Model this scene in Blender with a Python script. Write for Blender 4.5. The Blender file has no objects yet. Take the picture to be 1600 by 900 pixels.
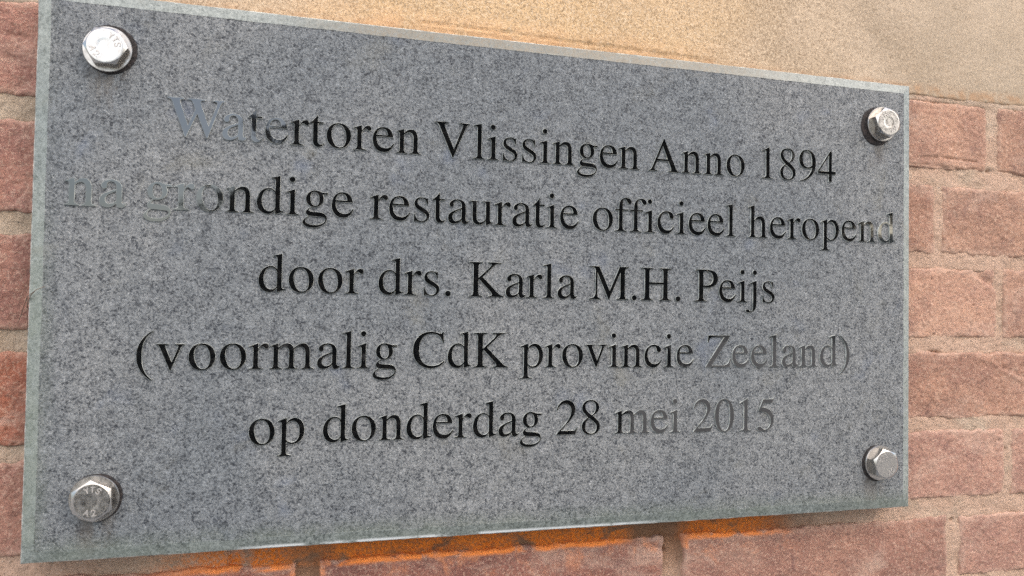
import bpy, bmesh, math, random
import numpy as np
from mathutils import Matrix, Vector

random.seed(7)
scene = bpy.context.scene
col = scene.collection
R = math.radians
MM = 0.001

# ------------------------------------------------------------------ camera
cam_data = bpy.data.cameras.new("camera")
cam = bpy.data.objects.new("camera", cam_data)
col.objects.link(cam)
cam_data.sensor_width = 36.0
cam_data.lens = 28.125
cam_data.clip_start = 0.01
cam_data.clip_end = 3000
right = (0.9597690, -0.2803381, 0.0159362)
up = (-0.0230967, -0.0222570, 0.9994855)
back = (-0.2798392, -0.9596433, -0.0278365)
cam.matrix_world = Matrix(((right[0], up[0], back[0], 0.12428),
                           (right[1], up[1], back[1], -0.46864),
                           (right[2], up[2], back[2], 0.13444),
                           (0, 0, 0, 1)))
cam_data.dof.use_dof = True
cam_data.dof.focus_distance = 0.51
cam_data.dof.aperture_fstop = 13.0
scene.camera = cam

# ------------------------------------------------------------------ sky, sun, exposure
SUN_EL, SUN_AZ = R(38), R(-35)          # azimuth measured from the wall's outward normal, towards the left
world = bpy.data.worlds.new("World")
scene.world = world
world.use_nodes = True
wn = world.node_tree.nodes
sky = wn.new("ShaderNodeTexSky")
sky.sky_type = 'NISHITA'
sky.sun_disc = False
sky.sun_elevation = SUN_EL
sky.sun_rotation = math.pi - SUN_AZ * -1
sky.air_density = 1.0
sky.dust_density = 2.4
sky.ozone_density = 1.0
bg = wn["Background"]
bg.inputs["Strength"].default_value = 0.15
world.node_tree.links.new(sky.outputs[0], bg.inputs["Color"])

sun_data = bpy.data.lights.new("sun", 'SUN')
sun_data.energy = 0.85
sun_data.angle = R(60)
sun_data.color = (1.0, 0.86, 0.70)
sun = bpy.data.objects.new("sun", sun_data)
col.objects.link(sun)
d = Vector((math.sin(SUN_AZ) * math.cos(SUN_EL), -math.cos(SUN_AZ) * math.cos(SUN_EL), math.sin(SUN_EL)))
sun.rotation_euler = d.to_track_quat('Z', 'Y').to_euler()
sun.location = d * 5

scene.view_settings.view_transform = 'Standard'
scene.view_settings.look = 'None'
scene.view_settings.exposure = 1.10
scene.cycles.use_denoising = False
scene.view_settings.gamma = 1.0

# ------------------------------------------------------------------ helpers
def tag(o, label=None, cat=None, group=None, kind=None):
    if label: o["label"] = label
    if cat: o["category"] = cat
    if group: o["group"] = group
    if kind: o["kind"] = kind
    return o

def empty(name, loc=(0, 0, 0)):
    o = bpy.data.objects.new(name, None)
    o.empty_display_size = 0.02
    o.location = loc
    col.objects.link(o)
    return o

def link(name, me, mats, parent=None, loc=(0, 0, 0)):
    o = bpy.data.objects.new(name, me)
    col.objects.link(o)
    for m in mats:
        if m.name not in [x.name for x in me.materials if x]:
            me.materials.append(m)
    if parent is not None:
        o.parent = parent
    o.location = loc
    return o

# numpy value/gradient noise
def _hash(ix, iy, s):
    h = (ix.astype(np.int64) * 374761393 + iy.astype(np.int64) * 668265263 + s * 362437) & 0xffffffff
    h = ((h ^ (h >> 13)) * 1274126177) & 0xffffffff
    return (h ^ (h >> 16)) & 0xffffffff

def perlin(x, y, s=0):
    ix = np.floor(x); iy = np.floor(y)
    fx = x - ix; fy = y - iy
    u = fx * fx * fx * (fx * (fx * 6 - 15) + 10)
    v = fy * fy * fy * (fy * (fy * 6 - 15) + 10)
    def g(ax, ay):
        a = _hash(ix + ax, iy + ay, s) / 4294967296.0 * 2 * np.pi
        return np.cos(a) * (fx - ax) + np.sin(a) * (fy - ay)
    a, b, c, dd = g(0, 0), g(1, 0), g(0, 1), g(1, 1)
    return 1.41 * ((a * (1 - u) + b * u) * (1 - v) + (c * (1 - u) + dd * u) * v)

def fbm(x, z, lams, amps, s=0):
    r = np.zeros_like(x)
    for k, (l, a) in enumerate(zip(lams, amps)):
        r += a * perlin(x / l + 17.3 * k, z / l - 9.1 * k, s + k)
    return r

def seg_dist(x, z, pts):
    best = np.full_like(x, 1e9)
    for (x0, z0), (x1, z1) in zip(pts[:-1], pts[1:]):
        dx, dz = x1 - x0, z1 - z0
        t = np.clip(((x - x0) * dx + (z - z0) * dz) / (dx * dx + dz * dz), 0, 1)
        best = np.minimum(best, np.hypot(x - x0 - t * dx, z - z0 - t * dz))
    return best

def grid_mesh(name, X, Y, Z, smooth=True):
    """X, Y, Z: 2-D arrays in millimetres; Y grows into the wall"""
    n, m = X.shape
    co = np.stack([X, Y, Z], -1).reshape(-1, 3) * MM
    i = np.arange(n * m).reshape(n, m)
    q = np.stack([i[:-1, :-1], i[:-1, 1:], i[1:, 1:], i[1:, :-1]], -1).reshape(-1, 4)
    me = bpy.data.meshes.new(name)
    me.vertices.add(len(co)); me.vertices.foreach_set("co", co.astype(np.float32).ravel())
    me.loops.add(q.size); me.loops.foreach_set("vertex_index", q.astype(np.int32).ravel())
    me.polygons.add(len(q))
    me.polygons.foreach_set("loop_start", (np.arange(len(q)) * 4).astype(np.int32))
    me.polygons.foreach_set("loop_total", np.full(len(q), 4, np.int32))
    me.polygons.foreach_set("use_smooth", np.full(len(q), smooth, bool))
    me.update(calc_edges=True)
    return me

# ------------------------------------------------------------------ node helpers
class NT:
    def __init__(self, name):
        self.m = bpy.data.materials.new(name); self.m.use_nodes = True
        self.n = self.m.node_tree.nodes; self.l = self.m.node_tree.links
        self.b = self.n["Principled BSDF"]
        g = self.n.new("ShaderNodeNewGeometry"); self.pos = g.outputs["Position"]
    def set(self, **k):
        for a, v in k.items():
            self.b.inputs[a.replace('_', ' ')].default_value = v
    def noise(self, scale, detail=3, rough=0.55, dist=0.0, offset=None, stretch=None):
        t = self.n.new("ShaderNodeTexNoise"); t.inputs["Scale"].default_value = scale
        t.inputs["Detail"].default_value = detail; t.inputs["Roughness"].default_value = rough
        t.inputs["Distortion"].default_value = dist
        src = self.pos
        if offset or stretch:
            mp = self.n.new("ShaderNodeMapping")
            if offset: mp.inputs["Location"].default_value = offset
            if stretch: mp.inputs["Scale"].default_value = stretch
            self.l.new(src, mp.inputs[0]); src = mp.outputs[0]
        self.l.new(src, t.inputs["Vector"]); return t.outputs[0]
    def voro(self, scale, feature='F1', rnd=1.0):
        t = self.n.new("ShaderNodeTexVoronoi"); t.feature = feature
        t.inputs["Scale"].default_value = scale; t.inputs["Randomness"].default_value = rnd
        self.l.new(self.pos, t.inputs["Vector"]); return t
    def ramp(self, fac, stops, interp='LINEAR'):
        r = self.n.new("ShaderNodeValToRGB"); r.color_ramp.interpolation = interp
        e = r.color_ramp.elements
        while len(e) < len(stops): e.new(0.5)
        for k, (p, c) in enumerate(stops):
            e[k].position = p
            e[k].color = (c, c, c, 1) if isinstance(c, (int, float)) else (*c, 1)
        self.l.new(fac, r.inputs[0]); return r.outputs[0]
    def mix(self, fac, a, b, mode='MIX'):
        x = self.n.new("ShaderNodeMix"); x.data_type = 'RGBA'; x.blend_type = mode
        self._in(fac, x.inputs[0]); self._in(a, x.inputs[6]); self._in(b, x.inputs[7]); return x.outputs[2]
    def _in(self, v, sock):
        if isinstance(v, (int, float)): sock.default_value = v
        elif isinstance(v, tuple): sock.default_value = (*v, 1) if len(v) == 3 else v
        else: self.l.new(v, sock)
    def math(self, op, a, b=None, c=None, clamp=False):
        x = self.n.new("ShaderNodeMath"); x.operation = op; x.use_clamp = clamp
        self._in(a, x.inputs[0])
        if b is not None: self._in(b, x.inputs[1])
        if c is not None: self._in(c, x.inputs[2])
        return x.outputs[0]
    def sep(self):
        s = self.n.new("ShaderNodeSeparateXYZ"); self.l.new(self.pos, s.inputs[0]); return s.outputs
    def range(self, v, a, b, c=0.0, d=1.0, smooth=True):
        x = self.n.new("ShaderNodeMapRange"); x.interpolation_type = 'SMOOTHSTEP' if smooth else 'LINEAR'
        self._in(v, x.inputs[0])
        for k, q in zip((1, 2, 3, 4), (a, b, c, d)): x.inputs[k].default_value = q
        return x.outputs[0]
    def bump(self, h, strength, dist, prev=None):
        x = self.n.new("ShaderNodeBump"); x.inputs["Strength"].default_value = strength
        x.inputs["Distance"].default_value = dist
        self.l.new(h, x.inputs["Height"])
        if prev is not None: self.l.new(prev, x.inputs["Normal"])
        self.l.new(x.outputs[0], self.b.inputs["Normal"]); return x.outputs[0]
    def color(self, c): self._in(c, self.b.inputs["Base Color"])

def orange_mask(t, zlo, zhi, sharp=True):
    """orange glow under the plaque, painted as broken dusty patches on the ledge"""
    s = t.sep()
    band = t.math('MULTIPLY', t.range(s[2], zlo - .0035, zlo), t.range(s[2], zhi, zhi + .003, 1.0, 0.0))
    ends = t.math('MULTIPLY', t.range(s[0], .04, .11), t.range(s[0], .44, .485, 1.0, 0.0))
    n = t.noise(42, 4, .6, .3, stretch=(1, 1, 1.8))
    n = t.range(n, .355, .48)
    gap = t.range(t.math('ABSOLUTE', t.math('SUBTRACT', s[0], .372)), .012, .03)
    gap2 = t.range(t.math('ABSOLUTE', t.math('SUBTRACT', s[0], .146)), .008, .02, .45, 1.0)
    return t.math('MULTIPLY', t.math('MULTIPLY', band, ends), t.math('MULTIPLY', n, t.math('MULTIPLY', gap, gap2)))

# ------------------------------------------------------------------ materials
def mat_brick():
    t = NT("brick_clay")
    oi = t.n.new("ShaderNodeObjectInfo")
    base = oi.outputs["Color"]
    big = t.noise(28, 4, .6, .4)
    c = t.mix(t.range(big, .35, .7), t.mix(1.0, base, (.80, .76, .78), 'MULTIPLY'), t.mix(1.0, base, (1.12, 1.10, 1.06), 'MULTIPLY'))
    # sandy pale grains and darker pits
    g = t.noise(620, 3, .7)
    c = t.mix(t.range(g, .50, .63, 0, .50), c, t.mix(.50, base, (.86, .66, .50)))
    g2 = t.noise(430, 3, .65, .2, offset=(3, 1, 7))
    c = t.mix(t.range(g2, .52, .63, 0, .50), c, t.mix(.60, base, (.09, .05, .045)))
    spots = t.noise(75, 3, .5, .6, offset=(5, 2, 1))
    c = t.mix(t.range(spots, .60, .74, 0, .38), c, (.13, .075, .075))
    at = t.n.new("ShaderNodeAttribute"); at.attribute_name = "edge"
    ev = t.math('MULTIPLY', at.outputs["Fac"], t.range(t.noise(120, 4, .65, .3, offset=(6, 6, 2)), .40, .60, .15, .75))
    c = t.mix(ev, c, t.mix(.55, base, (.80, .58, .44)))
    # lime bloom in soft drifts
    bl = t.noise(17, 5, .65, .5, offset=(1, 8, 3), stretch=(1, 1, 2))
    c = t.mix(t.range(bl, .50, .74, 0, .42), c, (.62, .46, .36))
    s = t.sep()
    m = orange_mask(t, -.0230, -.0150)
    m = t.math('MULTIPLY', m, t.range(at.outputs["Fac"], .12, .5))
    c = t.mix(t.math('MULTIPLY', m, .95), c, (.88, .27, .06))  # orange glow painted along the brick's top arris
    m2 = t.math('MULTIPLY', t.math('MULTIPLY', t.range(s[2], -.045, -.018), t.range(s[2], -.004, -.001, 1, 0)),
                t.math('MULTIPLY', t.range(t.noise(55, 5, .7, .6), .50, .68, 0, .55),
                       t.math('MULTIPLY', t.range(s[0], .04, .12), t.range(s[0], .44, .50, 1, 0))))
    c = t.mix(m2, c, (.72, .28, .12))  # fainter orange glow painted lower on the brick face
    t.color(c)
    t.set(Roughness=.92); t.b.inputs["Specular IOR Level"].default_value = .25
    b = t.bump(t.noise(900, 3, .6), .75, .0006)
    b = t.bump(t.noise(330, 4, .65, .3, offset=(2, 2, 2)), .8, .0013, b)
    return t.m

def mat_mortar():
    t = NT("lime_mortar")
    a = t.noise(60, 4, .6)
    c = t.mix(t.range(a, .35, .65), (.40, .31, .225), (.56, .45, .34))
    s = t.sep()
    pink = t.math('MULTIPLY', t.math('MAXIMUM', t.range(s[0], .48, .56), t.range(s[2], .12, .0, 0, 1)), t.range(t.noise(22, 4, .6, .3, offset=(4, 0, 2)), .32, .52, .25, .95))
    c = t.mix(t.math('MULTIPLY', pink, .85), c, (.56, .375, .275))
    g = t.noise(480, 3, .7)
    c = t.mix(t.range(g, .52, .68, 0, .55), c, (.22, .165, .12))
    v = t.voro(420)
    c = t.mix(t.range(v.outputs["Distance"], .05, .16, .6, 0), c, (.80, .74, .63))
    # brown earthy dirt sheltered below the plaque, orange glow painted over it
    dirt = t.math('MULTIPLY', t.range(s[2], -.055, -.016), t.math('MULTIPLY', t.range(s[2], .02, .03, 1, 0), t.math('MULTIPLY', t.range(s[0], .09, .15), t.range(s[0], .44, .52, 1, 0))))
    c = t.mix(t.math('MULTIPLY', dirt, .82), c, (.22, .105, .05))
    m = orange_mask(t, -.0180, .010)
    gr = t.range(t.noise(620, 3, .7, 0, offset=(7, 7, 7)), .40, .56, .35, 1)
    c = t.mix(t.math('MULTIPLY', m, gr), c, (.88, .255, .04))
    t.color(c)
    t.set(Roughness=.95); t.b.inputs["Specular IOR Level"].default_value = .2
    b = t.bump(t.noise(700, 3, .7), .9, .0009)
    t.bump(t.noise(260, 4, .7, .2), .9, .0018, b)
    return t.m

def mat_sandstone():
    t = NT("buff_sandstone")
    a = t.noise(9, 5, .6, .4)
    c = t.mix(t.range(a, .35, .68), (.38, .295, .21), (.55, .435, .32))
    s = t.sep()
    # warm light painted as ochre in the middle of the block, greyer and paler to the right
    och = t.math('MULTIPLY', t.range(t.noise(6, 4, .55, .3, offset=(3, 3, 3)), .30, .62, .35, 1),
                 t.math('MULTIPLY', t.range(s[0], .02, .17), t.range(s[0], .34, .56, 1, 0)))
    c = t.mix(t.math('MULTIPLY', och, .75), c, (.70, .475, .25))
    gy = t.math('MULTIPLY', t.range(s[0], .46, .68), t.range(t.noise(14, 4, .6, .2, offset=(9, 3, 1)), .35, .6, .35, .9))
    c = t.mix(t.math('MULTIPLY', gy, .55), c, (.47, .395, .30))
    # grains
    g = t.noise(720, 3, .7)
    gf = t.range(s[0], .42, .62, .60, .32)
    c = t.mix(t.math('MULTIPLY', t.range(g, .49, .60, 0, 1), gf), c, (.20, .135, .08))
    g2 = t.noise(560, 2, .7, offset=(2, 5, 5))
    c = t.mix(t.math('MULTIPLY', t.range(g2, .50, .62, 0, .62), t.range(s[0], .42, .62, .85, .4)), c, (.78, .62, .44))
    # thin vertical run marks
    st = t.noise(40, 3, .6, .2, stretch=(1, 1, .14))
    c = t.mix(t.math('MULTIPLY', t.range(st, .62, .72, 0, .35), t.range(s[0], .50, .62)), c, (.34, .25, .17))
    hot = t.math('MULTIPLY', t.range(s[2], .304, .326, 1, 0), t.math('MULTIPLY', t.range(s[0], .10, .20), t.range(s[0], .30, .48, 1, 0)))  # orange glow above the plaque's top edge, painted into the stone
    c = t.mix(t.math('MULTIPLY', hot, t.range(t.noise(50, 4, .6, .3, offset=(1, 1, 5)), .35, .6, .15, .7)), c, (.78, .46, .24))
    # browner line where the block meets the plaque
    dl = t.math('MULTIPLY', t.range(s[2], .306, .313, 1, 0), t.range(t.noise(90, 4, .6), .4, .62, .1, .6))
    c = t.mix(dl, c, (.45, .26, .14))
    t.color(c)
    t.set(Roughness=.95); t.b.inputs["Specular IOR Level"].default_value = .2
    b = t.bump(t.noise(800, 3, .7), .6, .0006)
    t.bump(t.noise(220, 3, .6), .5, .0010, b)
    return t.m

def mat_granite(name, honed=False):
    t = NT(name)
    # interlocking crystals a millimetre or so across
    n1 = t.noise(760, 3, .62, .5)
    n2 = t.noise(430, 4, .68, 1.3, offset=(3, 1, 4))
    n3 = t.noise(150, 3, .6, .6, offset=(1, 6, 2))
    f = t.math('ADD', t.math('MULTIPLY', n1, .42), t.math('ADD', t.math('MULTIPLY', n2, .38), t.math('MULTIPLY', n3, .20)))
    if honed:
        c = t.ramp(f, [(.39, (.12, .14, .128)), (.48, (.25, .28, .262)), (.60, (.37, .405, .38))])
    else:
        c = t.ramp(f, [(.41, (.030, .035, .042)), (.455, (.098, .108, .116)), (.495, (.172, .185, .191)), (.56, (.238, .253, .258)), (.64, (.34, .36, .37))])
    # scattered pale feldspar flecks
    v = t.voro(330)
    c = t.mix(t.range(v.outputs["Distance"], .05, .14, .6, 0), c, (.50, .52, .52))
    # broad drifts of tone, olive dirt in places, faint blue patches
    a = t.noise(6.5, 4, .55, .4)
    c = t.mix(t.range(a, .38, .62, 0, 1), t.mix(1.0, c, (.80, .825, .85), 'MULTIPLY'), t.mix(1.0, c, (1.04, 1.02, 1.0), 'MULTIPLY'))
    ws = t.noise(48, 4, .62, .9, offset=(2, 9, 4), stretch=(1, 1, .5))
    c = t.mix(t.range(ws, .56, .72, 0, .20), c, t.mix(1.0, c, (.62, .63, .64), 'MULTIPLY'))
    o = t.noise(26, 4, .6, .4, offset=(4, 4, 9))
    c = t.mix(t.range(o, .58, .74, 0, .28), c, (.20, .19, .14))
    bl = t.noise(34, 3, .5, .2, offset=(8, 1, 9))
    c = t.mix(t.range(bl, .60, .76, 0, .30), c, (.125, .165, .25))
    s = t.sep()
    # green film that grows along the foot and the left arris
    grn = t.math('MAXIMUM', t.range(s[2], .002, .017, .55, 0), t.math('MULTIPLY', t.range(s[0], .001, .016, .5, 0), t.range(s[2], .10, .22, 1, .25)))
    c = t.mix(t.math('MULTIPLY', grn, t.range(t.noise(70, 4, .6), .3, .6, .35, 1)), c, (.145, .175, .13))
    # faint grime that rain has drawn down from the bolts
    for bx_, bz_ in ((.0346, .2688), (.5273, .2688), (.0346, .033), (.5266, .033)):
        gx = t.range(t.math('ABSOLUTE', t.math('SUBTRACT', s[0], bx_)), .004, .013, 1, 0)
        gz = t.math('MULTIPLY', t.range(s[2], bz_ - .042, bz_ - .010), t.range(s[2], bz_ - .006, bz_, 1, 0))
        c = t.mix(t.math('MULTIPLY', t.math('MULTIPLY', gx, gz), t.range(t.noise(110, 4, .6, .4, stretch=(1, 1, .3)), .40, .58, 0, .6)), c, (.10, .082, .062))
    if honed:
        dirt = t.math('MULTIPLY', t.range(s[2], .27, .29), t.math('MULTIPLY', t.range(s[0], .10, .19), t.range(s[0], .38, .50, 1, 0)))
        c = t.mix(t.math('MULTIPLY', dirt, t.range(n2, .40, .58, .3, .85)), c, (.21, .175, .12))
        sm = t.noise(60, 4, .6, .3, stretch=(.3, 1, 1))
        c = t.mix(t.range(sm, .56, .70, 0, .45), c, (.40, .45, .42))
    if honed:
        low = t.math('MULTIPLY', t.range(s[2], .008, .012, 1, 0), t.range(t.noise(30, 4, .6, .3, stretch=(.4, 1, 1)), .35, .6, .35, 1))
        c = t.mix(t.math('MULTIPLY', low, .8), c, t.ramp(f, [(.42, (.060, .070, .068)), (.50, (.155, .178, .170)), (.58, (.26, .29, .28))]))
        arris_hilite = t.math('MULTIPLY', t.range(s[2], .0004, .0020, 1, 0), t.math('MULTIPLY', t.range(s[0], .09, .13), t.range(s[0], .33, .38, 1, 0)))  # white highlight painted along the lower arris
        c = t.mix(t.math('MULTIPLY', arris_hilite, t.range(t.noise(90, 4, .6, .3, stretch=(.5, 1, 1)), .38, .52)), c, (.62, .66, .66))
    t.color(c)
    t.set(Roughness=.42 if honed else .62, IOR=1.52)
    b = t.bump(n1, .25 if honed else .8, .0003 if honed else .0005)
    if not honed:
        t.bump(n2, .7, .0007, b)
    return t.m

def mat_polish():
    t = NT("polished_granite")
    n = t.noise(260, 3, .6)
    c = t.mix(t.range(n, .45, .7), (.004, .0045, .005), (.012, .012, .012))
    v = t.voro(300)
    c = t.mix(t.range(v.outputs["Distance"], .04, .12, .5, 0), c, (.06, .06, .06))
    t.color(c)
    t.set(Roughness=.035, IOR=2.0)
    t.bump(t.noise(200, 2, .5), .05, .0002)
    return t.m

def mat_steel(name="stainless_steel", rough=.27, base=(.55, .53, .495)):
    t = NT(name)
    n = t.noise(900, 3, .6, 0, stretch=(1, 1, .25))
    c = t.mix(t.range(n, .35, .65), tuple(x * .86 for x in base), base)
    blot = t.noise(240, 4, .6, .3)
    c = t.mix(t.range(blot, .5, .72, 0, .18), c, tuple(x * .62 for x in base))
    t.color(c)
    t.set(Metallic=1.0)
    t.l.new(t.range(t.noise(330, 4, .6), .3, .7, rough - .07, rough + .10), t.b.inputs["Roughness"])
    b = t.bump(n, .12, .0002)
    t.bump(t.noise(420, 3, .6), .10, .0003, b)
    return t.m

def mat_seal():
    t = NT("black_rubber_sealant")
    n = t.noise(500, 3, .6)
    t.color(t.mix(t.range(n, .4, .7), (.010, .008, .008), (.045, .034, .03)))
    t.set(Roughness=.75)
    t.bump(n, .9, .0008)
    return t.m

def mat_plain(name, c1, c2, scale, rough=.9):
    t = NT(name)
    t.color(t.mix(t.range(t.noise(scale, 4, .6), .35, .65), c1, c2)); t.set(Roughness=rough)
    return t.m

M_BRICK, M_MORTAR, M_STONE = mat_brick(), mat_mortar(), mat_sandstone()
M_GRAN, M_HONED, M_POL = mat_granite("grey_granite"), mat_granite("honed_granite_edge", True), mat_polish()
M_CHIP = mat_plain("chipped_granite_arris", (.22, .24, .225), (.60, .62, .57), 160, .8)
M_STEEL, M_STEEL2, M_SEAL = mat_steel(), mat_steel("stainless_washer", .33, (.50, .475, .44)), mat_seal()

# ------------------------------------------------------------------ unseen ground, bank and tree, added for reflections in letters and bolts
gm = bpy.data.meshes.new("added_paving")
gm.from_pydata([(-600, .2, -1.3), (600, .2, -1.3), (600, -1200, -1.3), (-600, -1200, -1.3)], [], [(0, 1, 2, 3)])
gm.polygons[0].flip() if gm.polygons[0].normal.z < 0 else None
pav = link("added_paving", gm, [mat_plain("added_pale_paving", (.36, .34, .30), (.48, .455, .41), 3.0)])
tag(pav, "pale grey paving, unseen, added for the letters and bolts to reflect", kind="structure")

# unseen grassy bank, added so the right-hand letters mirror less bright sky
rows_ = 24; vv, ff = [], []
for k in range(rows_ + 1):
    u = k / rows_
    x = 18 + 95 * u; y = -46 + 22 * u
    h = 6.4 * min(1, u * 5) * (1 + .04 * math.sin(9 * u))
    for off, hh in ((9, -1.4), (4.5, h * .5 - 1.3), (0, h - 1.2), (-6, h - 1.2), (-16, -1.4)):
        vv.append((x + off * .15, y + off, hh))
    if k:
        for j in range(4):
            o = k * 5 + j
            ff.append((o, o + 1, o - 4, o - 5))
dm = bpy.data.meshes.new("added_dyke"); dm.from_pydata(vv, [], ff)
added_dyke = link("added_dyke", dm, [mat_plain("added_dry_dyke_grass", (.24, .235, .19), (.32, .30, .25), .8)])
tag(added_dyke, "unseen low grassy bank, added for the polished letters to mirror", kind="structure")

tree = empty("added_tree", (0.55, -3.6, -1.3))
tag(tree, "unseen dark tree, added and shaped for its reflection in the polished letters", "tree")
rng = np.random.default_rng(5)  # crown outline shaped to block the mirrored sky behind chosen letters
blobs = [(.60, .76, .56, .46), (1.1, 1.1, .85, .5), (.45, .35, .62, .42), (-.05, -.62, 1.05, .72), (.64, .0, 1.13, .70), (.70, .50, 1.0, .50), (1.27, .95, 1.36, .82), (1.95, 1.3, .95, .5), (2.2, .33, .98, .34), (1.8, .7, .9, .5), (2.9, 1.0, .8, .42), (2.62, 1.27, 1.55, .76),
         (2.38, .60, .98, .45), (1.5, .05, .85, .5), (1.2, 1.6, 1.2, .6), (.9, -.80, .75, .55), (1.05, -.36, .90, .50)]
vs, fs = [], []
for bx, bz, rx, rz in blobs:
    n = int(2900 * rx * rz / .8)
    u = rng.normal(size=(n, 3)); u /= np.linalg.norm(u, axis=1)[:, None]
    r = rng.uniform(.35, 1.0, n) ** .5 * (1 + .02 * rng.normal(size=n))
    P = u * r[:, None] * np.array([rx, .55, rz]) + np.array([bx - .55, .1, bz + 1.3])
    P[:, 2] = np.maximum(P[:, 2], .03)
    for q in P:
        a = Vector(rng.normal(size=3)).normalized(); b = a.orthogonal().normalized(); s = rng.uniform(.04, .085)
        o = len(vs); q = Vector(q)
        vs += [tuple(q - a * s), tuple(q + b * s * .45), tuple(q + a * s), tuple(q - b * s * .45)]
        fs.append((o, o + 1, o + 2, o + 3))
lm = bpy.data.meshes.new("crown"); lm.from_pydata(vs, [], fs)
link("crown", lm, [mat_plain("added_dark_leaves", (.022, .018, .010), (.048, .036, .022), 9)], tree)
bm = bmesh.new()
prev = None
for k in range(9):
    z = k * .28; rad = .13 * (1 - k * .085); cx = .04 * k + .05 * math.sin(k); ring = []
    for j in range(10):
        a = j * math.tau / 10; rr = rad * (1 + .12 * math.sin(3 * a + k))
        ring.append(bm.verts.new((cx + rr * math.cos(a), .1 + rr * math.sin(a), z)))
    if prev:
        for j in range(10): bm.faces.new((prev[j], prev[(j + 1) % 10], ring[(j + 1) % 10], ring[j]))
    prev = ring
tm = bpy.data.meshes.new("trunk"); bm.to_mesh(tm); bm.free()
link("trunk", tm, [mat_plain("added_dark_bark", (.06, .03, .02), (.11, .06, .04), 30)], tree)

# ------------------------------------------------------------------ brick wall
FACE = 22.0     # mm behind the plaque's front
wall = empty("brick_wall", (0.28, 0.03, -0.25))
tag(wall, "weathered red brick wall with a pale sandstone band above the bricks", "wall")
WL = Vector((0.28, 0.03, -0.25))

rows = {  # joints measured on the photograph where it shows them (mm); the bond is continued elsewhere
 'A': (247.5, 299.0, [-524, -288, -52, 184, 420, (650.5, 661.0), 892, 1128]),
 'B': (183.0, 234.3, [-577, -341, -105, 131, 367, (600.0, 607.5), 839, 1075]),
 'C': (119.0, 172.0, [-517, -281, -45, 191, 427, (659.0, 667.0), 899, 1135]),
 'D': (58.0, 107.8, [-632, -396, -160, 75, 310, 545, 780, 1016]),
 'E': (-1.5, 48.6, [-509, -273, -37, 199, 435, (667.0, 674.8), 905, 1141]),
 'F': (-61.0, -16.0, [-564, -328, -92, (137.5, 151.5), (376.5, 391.5), (612.5, 624.5), 855, 1091]),
 'G': (-124, -77, [-625, -389, -153, 83, 319, 553, 789, 1025]),
 'H': (-187, -139, [-509, -273, -37, 199, 435, 671, 905, 1141]),
 'I': (-250, -201, [-564, -328, -92, 144, 384, 618, 855, 1091]),
}
TOPDZ = {('F', 4): 1.0}
LEFT = [(.42, .170, .108), (.38, .150, .095), (.44, .185, .118)]
RIGHT = [(.44, .262, .186), (.405, .232, .166), (.475, .285, .205)]
LOW = [(.37, .195, .150), (.41, .22, .165)]
grooves = {  # (row, index) : list of (polyline, depth, half width)
 ('A', 4): [([(583, 254.6), (605, 256.2), (624, 255.5), (640, 255.0)], 1.5, .55), ([(572, 249.6), (600, 249.2), (622, 248.8)], 1.1, .5)],
 ('D', 6): [([(650, 103.5), (664, 95.7), (687, 86.5), (720, 76)], -.8, 2.2)],
 ('D', 5): [([(640, 104), (655, 101), (664, 93.5), (687, 85)], -.8, 1.8), ([(650, 104.5), (664, 96.5), (688, 88.0)], .6, 1.2)],
 ('C', 4): [([(640, 170.5), (648, 164), (658, 160)], 2.2, 3.0)],
 ('F', 4): [([(583, -31), (592, -37), (600, -46)], .8, .8)],
 ('F', 3): [([(338, -17), (350, -20), (362, -18), (374, -24)], 2.4, 2.6), ([(300, -17), (310, -22), (318, -20)], 1.8, 2.5)],
 ('A', 2): [([(-19, 268), (-11, 262), (-8, 258)], 1.6, 3.0), ([(-22, 281), (-12, 279)], .8, 2.0)],
}
seed = 11
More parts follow.
